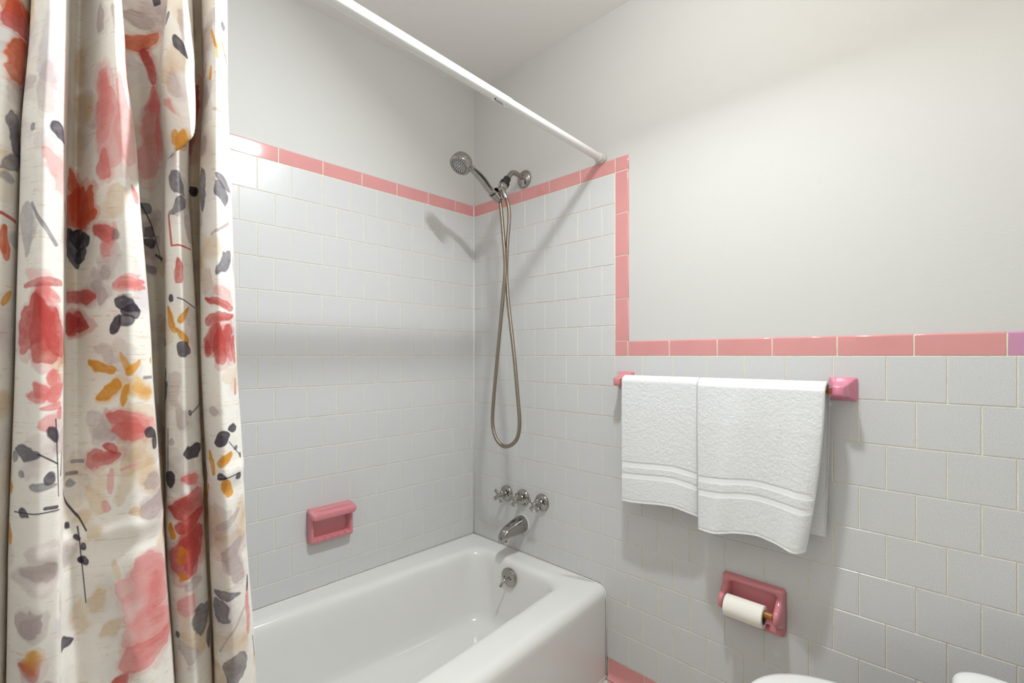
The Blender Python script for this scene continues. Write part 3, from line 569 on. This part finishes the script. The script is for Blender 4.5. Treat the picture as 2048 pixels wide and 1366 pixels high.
tr = thing('toilet_paper_roll', 'small roll of white toilet paper on a wooden roller', 'toilet paper', (-.0515, -1.233 + .0585, ZC - .713 - .0083))
g = Geo(); g.lathe((0, 0, 0), (0, -1, 0), [(0, .0195), (0, .0290), (.0008, .0303), (.1012, .0303), (.102, .0290), (.102, .0195), (0, .0195)], 48, caps=False)
g.build('paper', M_paper, tr, smooth=True, angle=40)
g = Geo(); g.lathe((0, 0, 0), (0, -1, 0), [(.0006, .0194), (.1014, .0194), (.1014, .0182), (.0006, .0182), (.0006, .0194)], 40, caps=False)
g.build('cardboard_core', M_card, tr, smooth=True, angle=40)

# ------------------------------------------------------------------ towels over the bar
def terry_mat(name, loops=True):
    m = bpy.data.materials.new(name); m.use_nodes = True; nt = m.node_tree; b = nt.nodes['Principled BSDF']
    b.inputs['Base Color'].default_value = (*lin((244, 244, 243)), 1); b.inputs['Roughness'].default_value = .95
    b.inputs['Specular IOR Level'].default_value = .1; b.inputs['Sheen Weight'].default_value = .15
    geo = nt.nodes.new('ShaderNodeNewGeometry')
    mp = nt.nodes.new('ShaderNodeMapping'); nt.links.new(geo.outputs['Position'], mp.inputs['Vector'])
    bp = nt.nodes.new('ShaderNodeBump')
    if loops:
        n = nt.nodes.new('ShaderNodeTexNoise'); n.inputs['Scale'].default_value = 430; n.inputs['Detail'].default_value = 3; n.inputs['Roughness'].default_value = .65
        mp.inputs['Scale'].default_value = (1, .7, 1.25); bp.inputs['Strength'].default_value = .7; bp.inputs['Distance'].default_value = .0022
        r = nt.nodes.new('ShaderNodeMapRange'); r.inputs['From Min'].default_value = .25; r.inputs['From Max'].default_value = .7; r.inputs['To Min'].default_value = .80; r.inputs['To Max'].default_value = 1.0
        mx = nt.nodes.new('ShaderNodeMix'); mx.data_type = 'RGBA'; mx.blend_type = 'MULTIPLY'; mx.inputs['Factor'].default_value = 1
        mx.inputs['A'].default_value = (*lin((246, 246, 245)), 1); nt.links.new(n.outputs['Fac'], r.inputs['Value']); nt.links.new(r.outputs['Result'], mx.inputs['B'])
        nt.links.new(mx.outputs['Result'], b.inputs['Base Color'])
    else:
        n = nt.nodes.new('ShaderNodeTexNoise'); n.inputs['Scale'].default_value = 90; mp.inputs['Scale'].default_value = (1, 8, 1.2)
        bp.inputs['Strength'].default_value = .25; bp.inputs['Distance'].default_value = .001
    nt.links.new(mp.outputs['Vector'], n.inputs['Vector'])
    nt.links.new(n.outputs['Fac'], bp.inputs['Height']); nt.links.new(bp.outputs['Normal'], b.inputs['Normal'])
    return m
M_terry = terry_mat('white_terry'); M_band = terry_mat('white_woven_band', False)
BX, BZ = -.053, -.087                       # bar centre
def vnoise(y, t, s, seed):
    r = np.random.default_rng(seed); g_ = r.uniform(-1, 1, (64, 64))
    a = (np.asarray(y) / s) % 63; b = (np.asarray(t) / s) % 63
    i, j = a.astype(int), b.astype(int); fa, fb = a - i, b - j
    return (g_[i, j] * (1 - fa) + g_[i + 1, j] * fa) * (1 - fb) + (g_[i, j + 1] * (1 - fa) + g_[i + 1, j + 1] * fa) * fb
def towel(label, ya, yb, zbot, zback, edges, wave, xoff, bands, seed):
    """ya > yb: left and right edge on the bar; zbot(u) bottom of the front; edges(u, t) sideways shift; wave(u, t) bulge out of the wall"""
    t_ = thing('hand_towel', label, 'towel', (BX, (ya + yb) / 2, ZC + BZ), 'white towels on the towel bar')
    nu = int((ya - yb) / .0022); U_ = np.linspace(0, 1, nu)
    rO, th = .030 - xoff * 0, .0095
    arc = PI * rO
    def surf(q, ins):
        """q: signed length; 0..arc over the bar, negative = front panel fraction (-1..0), >arc back panel"""
        y = ya + (yb - ya) * U_
        if q < 0:                           # front, q = -1 at the hem
            t = -q; zb = zbot(U_); z = BZ + t * (zb - BZ); x = BX - rO - xoff * min(1, t * 4) - wave(U_, t) + ins
            y = y + edges(U_, t)
        elif q <= arc:
            a = q / rO; r_ = rO - ins; x = BX - r_ * math.cos(a) - xoff * 0 + 0 * U_; z = BZ + .75 * r_ * math.sin(a) + 0 * U_
        else:
            t = (q - arc); z = BZ - t * (BZ - zback) + 0 * U_; x = BX + rO - ins + .004 * t + 0 * U_; y = y + edges(U_, t * .6) * .5
        edge = np.minimum(U_, 1 - U_) * (ya - yb)
        x = x + np.where(edge < .004, (.004 - edge) * .5, 0) * (1 if q < arc / 2 else -1)
        return x, y, z
    def strip(name, m, q0, q1, n, ins, fuzz):
        qs = np.linspace(q0, q1, n); rows = []
        for k, (i_, thk) in enumerate(((ins, 0), (th - ins, 0))):
            for q in (qs if k == 0 else qs[::-1]):
                x, y, z = surf(q, i_)
                if k == 0 and fuzz:
                    d = fuzz * (vnoise(y + 3, np.full_like(y, q + 5 + seed) if q >= 0 else z + 3 + 0 * y, .0027, seed) + .6 * vnoise(y + 7, z + 9, .0045, seed + 1))
                    x = x + d * (-1 if q < arc * .5 else 1) * (abs(math.cos(q / rO)) if 0 < q < arc else 1); z = z + d * (math.sin(q / rO) if 0 < q < arc else 0)
                rows.append(np.stack([x - BX, y - (ya + yb) / 2, z - BZ], 1))
        A_ = np.array(rows); H_, N_, _ = A_.shape
        v = A_.reshape(-1, 3); f = []
        for i in range(H_):
            i2 = (i + 1) % H_
            b0, b1 = i * N_, i2 * N_
            f += [(b0 + j, b0 + j + 1, b1 + j + 1, b1 + j) for j in range(N_ - 1)]
        hn = H_ // 2
        for j in (0, N_ - 1):
            for i in range(hn - 1):
                a, b, c, d = i * N_ + j, (i + 1) * N_ + j, (H_ - 2 - i) * N_ + j, (H_ - 1 - i) * N_ + j
                f.append((a, d, c, b) if j == 0 else (a, b, c, d))
        me = mesh(name, v, f); fixn(me); return link(name, me, m, t_, True, 70)
    b0, b1, b2, b3, hm = bands
    strip('terry_body', M_terry, arc + .97, -b0, 330, 0, .0006)
    strip('woven_band', M_band, -b0, -b1, 8, .0018, 0)
    strip('terry_stripe', M_terry, -b1, -b2, 12, 0, .0005)
    strip('woven_band', M_band, -b2, -b3, 8, .0018, 0)
    strip('terry_border', M_terry, -b3, -hm, 34, 0, .0005)
    strip('hem', M_band, -hm, -1.0, 6, .0012, .0003)
    return t_
def zb_left(u): return -.483 + .018 * np.sin(np.clip(u / .75, 0, 1) * PI / 2) ** 2 - .017 * np.clip((u - .7) / .3, 0, 1) ** 1.6
def zb_right(u): return -.511 + .021 * np.sin(np.clip(u / .5, 0, 1) * PI / 2) ** 2 - .016 * np.clip((u - .5) / .4, 0, 1) ** 1.5 + .004 * np.clip((u - .93) / .07, 0, 1)
towel('left white terry towel hanging shorter on the pink towel bar', -.846, -1.101, zb_left, -.470,
      lambda u, t: .004 * t * np.sin(u * 3) , lambda u, t: t * (.006 * np.sin(u * PI * 1.1) - .012 * np.clip((u - .8) / .2, 0, 1) ** 2 * t), .001, (.66, .708, .753, .80, .975), 3)
towel('right white terry towel hanging lower and wider on the pink towel bar', -1.103, -1.424, zb_right, -.480,
      lambda u, t: np.where(u > .5, (u - .5) * 2, 0) * .043 * t ** 1.6 - .004 * t * (1 - u), lambda u, t: .002 + t * (.017 * np.exp(-((u - .34 + .16 * t) / .10) ** 2) + .012 * np.exp(-((u - .86) / .10) ** 2) - .006 * np.exp(-((u - .52) / .10) ** 2) - .012 * np.clip((u - .93) / .07, 0, 1) ** 2) + .004 * np.sin(np.clip(u / .1, 0, 1) * PI / 2), .003, (.62, .665, .715, .758, .978), 8)

# ------------------------------------------------------------------ shower rod
RA, RB = Vector((-1.535, -.762, ZC + .744)), Vector((0.0045, -.713, ZC + .723)); rdir = (RB - RA).normalized()
def on_rod(x): return RA + rdir * ((x - RA.x) / rdir.x)
rod = thing('shower_rod', 'white telescoping shower curtain rod spanning above the tub', 'curtain rod', tuple((RA + RB) / 2))
xs = -.497
g = Geo(); g.lathe(on_rod(-1.53), rdir, [(0, .0150), ((xs + 1.53) / rdir.x - .002, .0150), ((xs + 1.53) / rdir.x, .0144), ((xs + 1.53) / rdir.x, .0133)], 40)
tubeb = rel(g.build('outer_tube', M_rod, rod, smooth=True, angle=40))
L_ = (-.012 - xs) / rdir.x
g = Geo(); g.lathe(on_rod(xs - .002), rdir, [(0, .0135), (L_, .0135)], 40); rel(g.build('inner_tube', M_rod, rod, smooth=True, angle=40))
g = Geo(); g.lathe(on_rod(-.024), rdir, [(0, .0142), (.001, .0168), (.006, .0172), (.014, .0180), (.0185, .0196), (.0225, .0196)], 40); ec = rel(g.build('end_cap', M_cap, rod, smooth=True, angle=40))
g = Geo(); g.lathe(RA + rdir * .002, rdir, [(-.001, .0196), (.004, .0196), (.01, .018), (.024, .0168), (.024, .0148)], 40); rel(g.build('end_cap', M_cap, rod, smooth=True, angle=40))
# printed label on the underside of the outer tube: a dot emblem and rows of tiny print
yv = Vector((0, -1, 0)); yv = (yv - rdir * yv.dot(rdir)).normalized(); zv = yv.cross(rdir)
if zv.z > 0: zv = -zv
def on_tube(x, a, r=.01525):
    return on_rod(x) + (yv * math.cos(a) + zv * math.sin(a)) * r
def patch(g, x0, x1, a0, a1, r=.01525):
    n = max(2, int(abs(a1 - a0) / .12)); v = []; f = []
    for i in range(n + 1):
        a = a0 + (a1 - a0) * i / n
        v += [on_tube(x0, a, r), on_tube(x1, a, r)]
    for i in range(n): f.append((2 * i, 2 * i + 1, 2 * i + 3, 2 * i + 2))
    g.add(v, f)
g = Geo(); patch(g, -.566, -.507, 1.02, 2.1, .01510)
st = rel(g.build('label_sticker', mat('label_paper', (232, 231, 228), .4), rod, fix=False))
g = Geo(); cx_, ca_ = -.5595, 1.22
v = [on_tube(cx_, ca_, .0153)] + [on_tube(cx_ + .0030 * math.cos(q), ca_ + .0030 / .0152 * math.sin(q), .0153) for q in [2 * PI * k / 20 for k in range(20)]]
g.add(v, [(0, k + 1, (k + 1) % 20 + 1) for k in range(20)])
x = -.553
rows_ = ((1.24, .0013, -.5525, -.530), (1.36, .0010, -.554, -.527), (1.46, .0008, -.556, -.524), (1.56, .0008, -.558, -.524), (1.70, .0007, -.558, -.520), (1.16, .0009, -.519, -.513))
for a, h, xa, xb in rows_:
    x = xa
    while x < xb:
        l = random.uniform(.0007, .0020); patch(g, x, min(x + l, xb), a - h / .0152 * .5, a + h / .0152 * .5, .0153); x += l + random.uniform(.0003, .0008)
rel(g.build('label_print', M_dark, st, fix=False))

# ------------------------------------------------------------------ floral shower curtain
XY = np.array(CURT_XY); ZS = np.array([.542, .409, .275, .009, -.257, -.498])
NS = 14; Hn, Nn, _ = XY.shape
cols = np.concatenate([np.linspace(i, i + 1, NS, endpoint=False) for i in range(Nn - 1)] + [[Nn - 1]])
i0 = np.minimum(cols.astype(int), Nn - 2); fr_ = (cols - i0)[None, :, None]
D = XY[:, i0] * (1 - fr_) + XY[:, i0 + 1] * fr_
for _ in range(10): D[:, 1:-1] = (D[:, :-2] + 2 * D[:, 1:-1] + D[:, 2:]) / 4
sarc = np.concatenate([[0], np.cumsum(np.linalg.norm(np.diff(D, axis=1), axis=2).mean(0))]); SW = float(sarc[-1])
ZT, ZB_ = .700, -.735
zz = np.concatenate([np.linspace(ZT, .56, 12, endpoint=False), np.linspace(.56, ZB_, 235)])
rod_y = lambda x: -.713 + x * (.049 / 1.537)
V3 = []
for z in zz:
    k = int(np.clip(np.searchsorted(-ZS, -z) - 1, 0, Hn - 2)); t = (ZS[k] - z) / (ZS[k] - ZS[k + 1])
    if t > 1: t = 1 + (t - 1) * .35
    if t < 0: t = t * .35
    tt = min(max(t, 0), 1); t = t * .6 + (tt * tt * (3 - 2 * tt)) * .4 if 0 <= t <= 1 else t
    row = D[k] * (1 - t) + D[k + 1] * t
    if z > .56:      # gathers towards the rings on the rod
        q = (z - .56) / (ZT - .56); row = row.copy(); row[:, 1] += q * q * (3 - 2 * q) * (rod_y(-1.35) - .012 - (-.83))
    V3.append(np.stack([row[:, 0], row[:, 1], np.full(len(row), z)], 1))
V3 = np.array(V3)
# loose slouching fold near the top right: the cloth bags out and hangs over itself
sg = sarc[None, :]; zg = zz[:, None]
def bump_(s0, ws, z0, zu, zd): return np.exp(-((sg - s0) / ws) ** 2) * np.where(zg > z0, np.exp(-((zg - z0) / zu) ** 2), np.exp(-((zg - z0) / zd) ** 2))
sb = BAG_S
b1 = bump_(sb, .036, .355 + np.clip(1.1 * (sg - sb), -.05, .05), .10, .028)
V3[..., 1] -= .050 * b1; V3[..., 2] -= .055 * b1; V3[..., 0] += .008 * b1
b2 = bump_(sb + .012, .022, .47, .08, .03)
V3[..., 1] -= .016 * b2; V3[..., 2] -= .030 * b2
# fine drape wrinkles
wr = lambda s0, z0, ls, lz, sl: np.exp(-((sg - s0 - sl * (zg - z0)) / ls) ** 2 - ((zg - z0) / lz) ** 2)
for _ in range(26):
    V3[..., 1] -= random.uniform(-.0035, .0035) * wr(random.uniform(.05, SW - .03), random.uniform(ZB_, .4), random.uniform(.008, .03), random.uniform(.05, .2), random.uniform(-.25, .25))
for z0, a in ((-.235, .004), (-.262, -.003)):
    V3[..., 1] -= a * np.exp(-((zg - z0 - .10 * (sg - .3)) / .010) ** 2) * np.clip((sg - .16) / .05, 0, 1)
nr, ncg, _ = V3.shape
vv = V3.reshape(-1, 3) + np.array([0, 0, ZC])
idx = np.arange(nr * ncg).reshape(nr, ncg)
ff = np.stack([idx[:-1, :-1], idx[1:, :-1], idx[1:, 1:], idx[:-1, 1:]], -1).reshape(-1, 4)
cur = thing('shower_curtain', 'floral watercolour shower curtain in coral, grey and mustard, bunched at the left', 'shower curtain', (-1.35, -.80, ZC - .1))
me = bpy.data.meshes.new('cloth'); me.vertices.add(len(vv)); me.vertices.foreach_set('co', vv.ravel())
me.loops.add(ff.size); me.loops.foreach_set('vertex_index', ff.ravel()); me.polygons.add(len(ff)); me.polygons.foreach_set('loop_start', np.arange(0, ff.size, 4)); me.polygons.foreach_set('loop_total', np.full(len(ff), 4))
me.update(); uv = me.uv_layers.new(name='cloth')
UV = np.stack([np.broadcast_to(sarc[None, :] / SW, (nr, ncg)), np.broadcast_to(((zz - ZB_) / (ZT - ZB_))[:, None], (nr, ncg))], -1).reshape(-1, 2)
uv.data.foreach_set('uv', UV[ff.ravel()].ravel()); me.validate()

# the printed cloth: petals, leaves and stems painted into an array in cloth coordinates (millimetres)
PX = 1.35 * 1000
IW, IH = int(SW * PX), int((ZT - ZB_) * PX)
def fbm(h, w_, base, oct_=4, seed=0):
    r = np.random.default_rng(seed); out = np.zeros((h, w_), np.float32); amp = 1; tot = 0
    for o in range(oct_):
        c = max(2, int(base)); gh, gw = h // c + 3, w_ // c + 3; g_ = r.random((gh, gw), dtype=np.float32)
        yy = np.arange(h) / c; xx = np.arange(w_) / c; iy = yy.astype(int); ix = xx.astype(int); fy = (yy - iy)[:, None]; fx = (xx - ix)[None]
        fy = fy * fy * (3 - 2 * fy); fx = fx * fx * (3 - 2 * fx)
        a = g_[iy][:, ix] * (1 - fx) + g_[iy][:, ix + 1] * fx; b = g_[iy + 1][:, ix] * (1 - fx) + g_[iy + 1][:, ix + 1] * fx
        out += amp * (a * (1 - fy) + b * fy); tot += amp; amp *= .55; base /= 2.1
    return out / tot
img = np.empty((IH, IW, 3), np.float32); img[:] = np.array((254, 250, 243), np.float32) / 255
n_big = fbm(IH, IW, 90, 4, 1); n_mid = fbm(IH, IW, 26, 4, 2); n_fin = fbm(IH, IW, 6, 2, 3); wob = fbm(IH, IW, 34, 3, 4) - .5; wob2 = fbm(IH, IW, 34, 3, 5) - .5
img *= (1 - .05 * np.clip((n_big - .5) * 3, 0, 1))[..., None] * np.array((1, 1.0, 1.0))
PAL = dict(R=(204, 86, 80), O=(222, 104, 66), P=(236, 140, 136), Q=(242, 178, 174), M=(200, 182, 180), G=(112, 106, 114), D=(66, 58, 68), Y=(232, 160, 56), T=(226, 196, 156), L=(224, 216, 222), K=(226, 122, 114))
DEEP = []
def petal(x0, y0, x1, y1, wd, key, al):
    """from the throat (x0, y0) to the tip (x1, y1), in mm"""
    q = PX / 1000; col_ = np.array(PAL[key], np.float32) / 255
    ax_, ay_, bx_, by_ = x0 * q, IH - (y0 - ZB_ * 1000) * q, x1 * q, IH - (y1 - ZB_ * 1000) * q
    wd = wd * 1.2 if wd >= 7 else wd * .8; ln = max(math.hypot(bx_ - ax_, by_ - ay_), 2.); hw = max(wd * q / 2, .9); thin = wd < 7
    pad = int(hw * 1.6 + 8)
    X0, X1 = int(max(0, min(ax_, bx_) - pad)), int(min(IW, max(ax_, bx_) + pad)); Y0_, Y1 = int(max(0, min(ay_, by_) - pad)), int(min(IH, max(ay_, by_) + pad))
    if X1 - X0 < 2 or Y1 - Y0_ < 2: return
    sl = (slice(Y0_, Y1), slice(X0, X1)); yy, xx = np.mgrid[Y0_:Y1, X0:X1].astype(np.float32)
    ws = min(hw * .9, 16) * (0.25 if thin else 1)
    xx = xx + wob[sl] * ws * 1.6; yy = yy + wob2[sl] * ws * 1.6
    ux, uy = (bx_ - ax_) / ln, (by_ - ay_) / ln
    if not thin and ln < hw * 1.1:                       # a short fat mark: round blob
        d = 1 - np.hypot((xx - (ax_ + bx_) / 2), (yy - (ay_ + by_) / 2)) / hw; dist = d * hw
    else:
        t = ((xx - ax_) * ux + (yy - ay_) * uy) / ln; b = np.abs(-(xx - ax_) * uy + (yy - ay_) * ux)
        tc_ = np.clip(t, 0, 1)
        if thin: prof = np.full_like(tc_, hw)
        elif key in 'DG': prof = hw * np.clip(np.sin(PI * tc_ ** .85), 0, 1) ** .75            # leaves: pointed both ends
        else: prof = hw * np.clip(1.55 * (tc_ + .06) ** .62 * (1 - tc_) ** .36, 0, 1.1)       # petals: fat towards the tip
        ov = np.maximum(np.maximum(-t, t - 1), 0) * ln
        dist = prof - b - ov * 1.5
    soft = 1.2 if thin else (4.5 if key in 'LT' else (3.6 if key in 'MQP' else 3.2))
    if al < .55 and not thin: soft *= 2.2
    m = np.clip(dist / soft + .5, 0, 1)
    pig = .58 + .62 * n_mid[sl] + .25 * (n_fin[sl] - .5) + .22 * np.exp(-(np.maximum(dist, 0) / 3.0) ** 2) * (key not in 'LT')
    tgrad = 1.0
    if not thin and key in 'ROPQK' and ln >= hw * 1.1: tgrad = 1.08 - .35 * np.clip(t, 0, 1) * n_big[sl] * 1.6
    m = (m * al * np.clip(pig * tgrad, 0, 1.15))[..., None]; m = np.clip(m, 0, 1)
    img[sl] = img[sl] * (1 - m) + (img[sl] * .22 + .78 * col_) * col_ ** .12 * m
for _ in range(170):      # faint greige flowers under the main print
    cx, cy = random.uniform(0, SW * 1000), random.uniform(ZB_ * 1000, ZT * 1000); a0 = random.uniform(0, 6.28); key = random.choice('LMMTT')
    for k in range(random.randint(2, 5)):
        a = a0 + k * random.uniform(.9, 1.5); l = random.uniform(22, 55)
        petal(cx, cy, cx + l * math.cos(a), cy + l * math.sin(a), random.uniform(18, 38), key, random.uniform(.22, .55))
for it in MOTIFS.split(';'):
    w7 = it.split(); q7 = [float(k) for k in w7[:5]]
    if q7[4] > 14 and w7[5] not in 'DG':      # wet halo bleeding round the bigger petals
        dx, dy = (q7[2] - q7[0]) * .14, (q7[3] - q7[1]) * .14
        petal(q7[0] - dx + 3, q7[1] - dy, q7[2] + dx + 3, q7[3] + dy, q7[4] * 1.3, w7[5], .34 * int(w7[6]) / 10)
    if q7[4] > 11 and w7[5] in 'ROPKY':       # a second, darker wash over part of the petal
        DEEP.append((q7[0], q7[1], q7[0] + (q7[2] - q7[0]) * .8, q7[1] + (q7[3] - q7[1]) * .8, q7[4] * .5, w7[5], .5))
    petal(*[float(k) for k in w7[:5]], w7[5], int(w7[6]) / 10 * 1.06)
for d7 in DEEP: petal(*d7)
# slubs of the weave: short tan flecks along the weft
sl_ = fbm(IH, IW // 22 + 2, 2, 1, 9); xr = np.arange(IW) / 22; ix = xr.astype(int); fx = xr - ix
slub = sl_[:, ix] * (1 - fx) + sl_[:, ix + 1] * fx; slub = np.clip((slub - .70) * 5, 0, 1) * np.clip((fbm(IH, IW, 8, 2, 10) - .42) * 5, 0, 1)
img *= 1 - slub[..., None] * np.array((.08, .17, .26)) * .55
weave = (RNG.random((IH, IW, 1), dtype=np.float32) - .5) * .03
img = np.clip(img * (1 + weave), 0, 1)
im = bpy.data.images.new('printed_cloth', IW, IH); buf = np.ones((IH, IW, 4), np.float32); buf[..., :3] = img[::-1]
im.pixels.foreach_set(buf.ravel()); im.update(); im.pack()
M_cloth = bpy.data.materials.new('printed_cloth'); M_cloth.use_nodes = True; nt = M_cloth.node_tree; b = nt.nodes['Principled BSDF']
tx = nt.nodes.new('ShaderNodeTexImage'); tx.image = im; tx.extension = 'EXTEND'
nt.links.new(tx.outputs['Color'], b.inputs['Base Color']); b.inputs['Roughness'].default_value = .8; b.inputs['Specular IOR Level'].default_value = .25; b.inputs['Sheen Weight'].default_value = .1
geo = nt.nodes.new('ShaderNodeNewGeometry'); mp_ = nt.nodes.new('ShaderNodeMapping'); mp_.inputs['Scale'].default_value = (260, 260, 1300); nt.links.new(geo.outputs['Position'], mp_.inputs['Vector'])
ns = nt.nodes.new('ShaderNodeTexNoise'); ns.inputs['Scale'].default_value = 1; ns.inputs['Detail'].default_value = 2; nt.links.new(mp_.outputs['Vector'], ns.inputs['Vector'])
bp = nt.nodes.new('ShaderNodeBump'); bp.inputs['Strength'].default_value = .25; bp.inputs['Distance'].default_value = .0006; nt.links.new(ns.outputs['Fac'], bp.inputs['Height']); nt.links.new(bp.outputs['Normal'], b.inputs['Normal'])
trn = nt.nodes.new('ShaderNodeBsdfTranslucent'); mul = nt.nodes.new('ShaderNodeMix'); mul.data_type = 'RGBA'; mul.blend_type = 'MULTIPLY'; mul.inputs['Factor'].default_value = 1
mul.inputs['B'].default_value = (1, .84, .60, 1); nt.links.new(tx.outputs['Color'], mul.inputs['A']); nt.links.new(mul.outputs['Result'], trn.inputs['Color'])
ms = nt.nodes.new('ShaderNodeMixShader'); ms.inputs['Fac'].default_value = .2
nt.links.new(b.outputs['BSDF'], ms.inputs[1]); nt.links.new(trn.outputs['BSDF'], ms.inputs[2]); nt.links.new(ms.outputs['Shader'], nt.nodes['Material Output'].inputs['Surface'])
cl = rel(link('cloth', me, M_cloth, cur, True)); so = cl.modifiers.new('thickness', 'SOLIDIFY'); so.thickness = .0008; so.offset = 0
# rings that hang the cloth from the rod
for x in (-1.45, -1.41, -1.365, -1.32, -1.275, -1.235):
    g = Geo(); c = on_rod(x) - Vector((0, 0, .010)); pts = [c + Vector((.004 * math.sin(a), .021 * math.cos(a), .030 * math.sin(a))) for a in [2 * PI * k / 28 for k in range(29)]]
    g.tube(pts, .0016, 8, False); rel(g.build('curtain_ring', M_chrome, cur, smooth=True))

# ------------------------------------------------------------------ toilet (its lid and tank corner show at the lower right)
tc0 = (-.350, -1.540)
to = thing('toilet', 'white low toilet beside the tiled wall at the lower right corner', 'toilet', (tc0[0], tc0[1], 0))
def egg(a, bf, bb, z, cy=0, e=2.25, n=64):
    o = []
    for k in range(n):
        t = 2 * PI * k / n; c, s = math.cos(t), math.sin(t)
        o.append((a * math.copysign(abs(c) ** (2 / e), c), cy + (bf if s > 0 else bb) * math.copysign(abs(s) ** (2 / e), s), z))
    return o
g = Geo(); g.rings([egg(.115, .15, .22, 0, -.04), egg(.112, .145, .22, .03, -.04), egg(.10, .12, .21, .10, -.04), egg(.115, .135, .21, .20, -.03), egg(.155, .185, .215, .30, -.01), egg(.178, .212, .22, .36, 0), egg(.180, .215, .22, .380, 0), egg(.176, .211, .216, .386, 0)])
g.build('bowl', M_porc, to, smooth=True, angle=60)
g = Geo(); g.rings([egg(.180, .216, .205, .387), egg(.184, .220, .207, .391), egg(.184, .220, .207, .399), egg(.180, .216, .205, .403)]); g.build('seat', M_porc, to, smooth=True, angle=60)
g = Geo(); g.rings([egg(.178, .214, .204, .4035), egg(.185, .221, .208, .407), egg(.186, .222, .208, .413), egg(.182, .218, .206, .4185), egg(.172, .208, .2, .4205), egg(.13, .16, .16, .4225), egg(.05, .06, .06, .4235)]); g.build('lid', M_porc, to, smooth=True, angle=60)
g = Geo(); TX0, TX1, TY0, TY1 = -.235, .195, -.455, -.118
def tr_(ins, z): return [(p[0], p[1], z) for p in rrect(TX1 - TX0 - 2 * ins, TY1 - TY0 - 2 * ins, .045, (TX0 + TX1) / 2, (TY0 + TY1) / 2, 8, 3)]
g.rings([tr_(.03, .20), tr_(.015, .24), tr_(.010, .40), tr_(.008, .515)]); g.build('tank', M_porc, to, smooth=True, angle=60)
g = Geo(); g.rings([tr_(.004, .516), tr_(-.001, .520), tr_(-.001, .532), tr_(.003, .540), tr_(.010, .5445), tr_(.02, .546)]); g.build('tank_lid', M_porc, to, smooth=True, angle=60)
g = Geo(); g.lathe((TX0 + .06, TY1 + .001, .44), (0, 1, 0), [(-.012, .012), (.006, .012), (.010, .009)], 20).tube([(TX0 + .06, TY1 + .012, .44), (TX0 + .02, TY1 + .018, .438), (TX0 - .01, TY1 + .018, .436)], [.005, .005, .007], 12)
g.build('flush_handle', M_chrome, to, smooth=True, angle=50)
for s in (-1, 1):
    g = Geo(); g.lathe((s * .07 - .012, -.20 + .02, .412), (1, 0, 0), [(0, .010), (.024, .010)], 16); g.build('hinge', M_porc, to, smooth=True, angle=40)
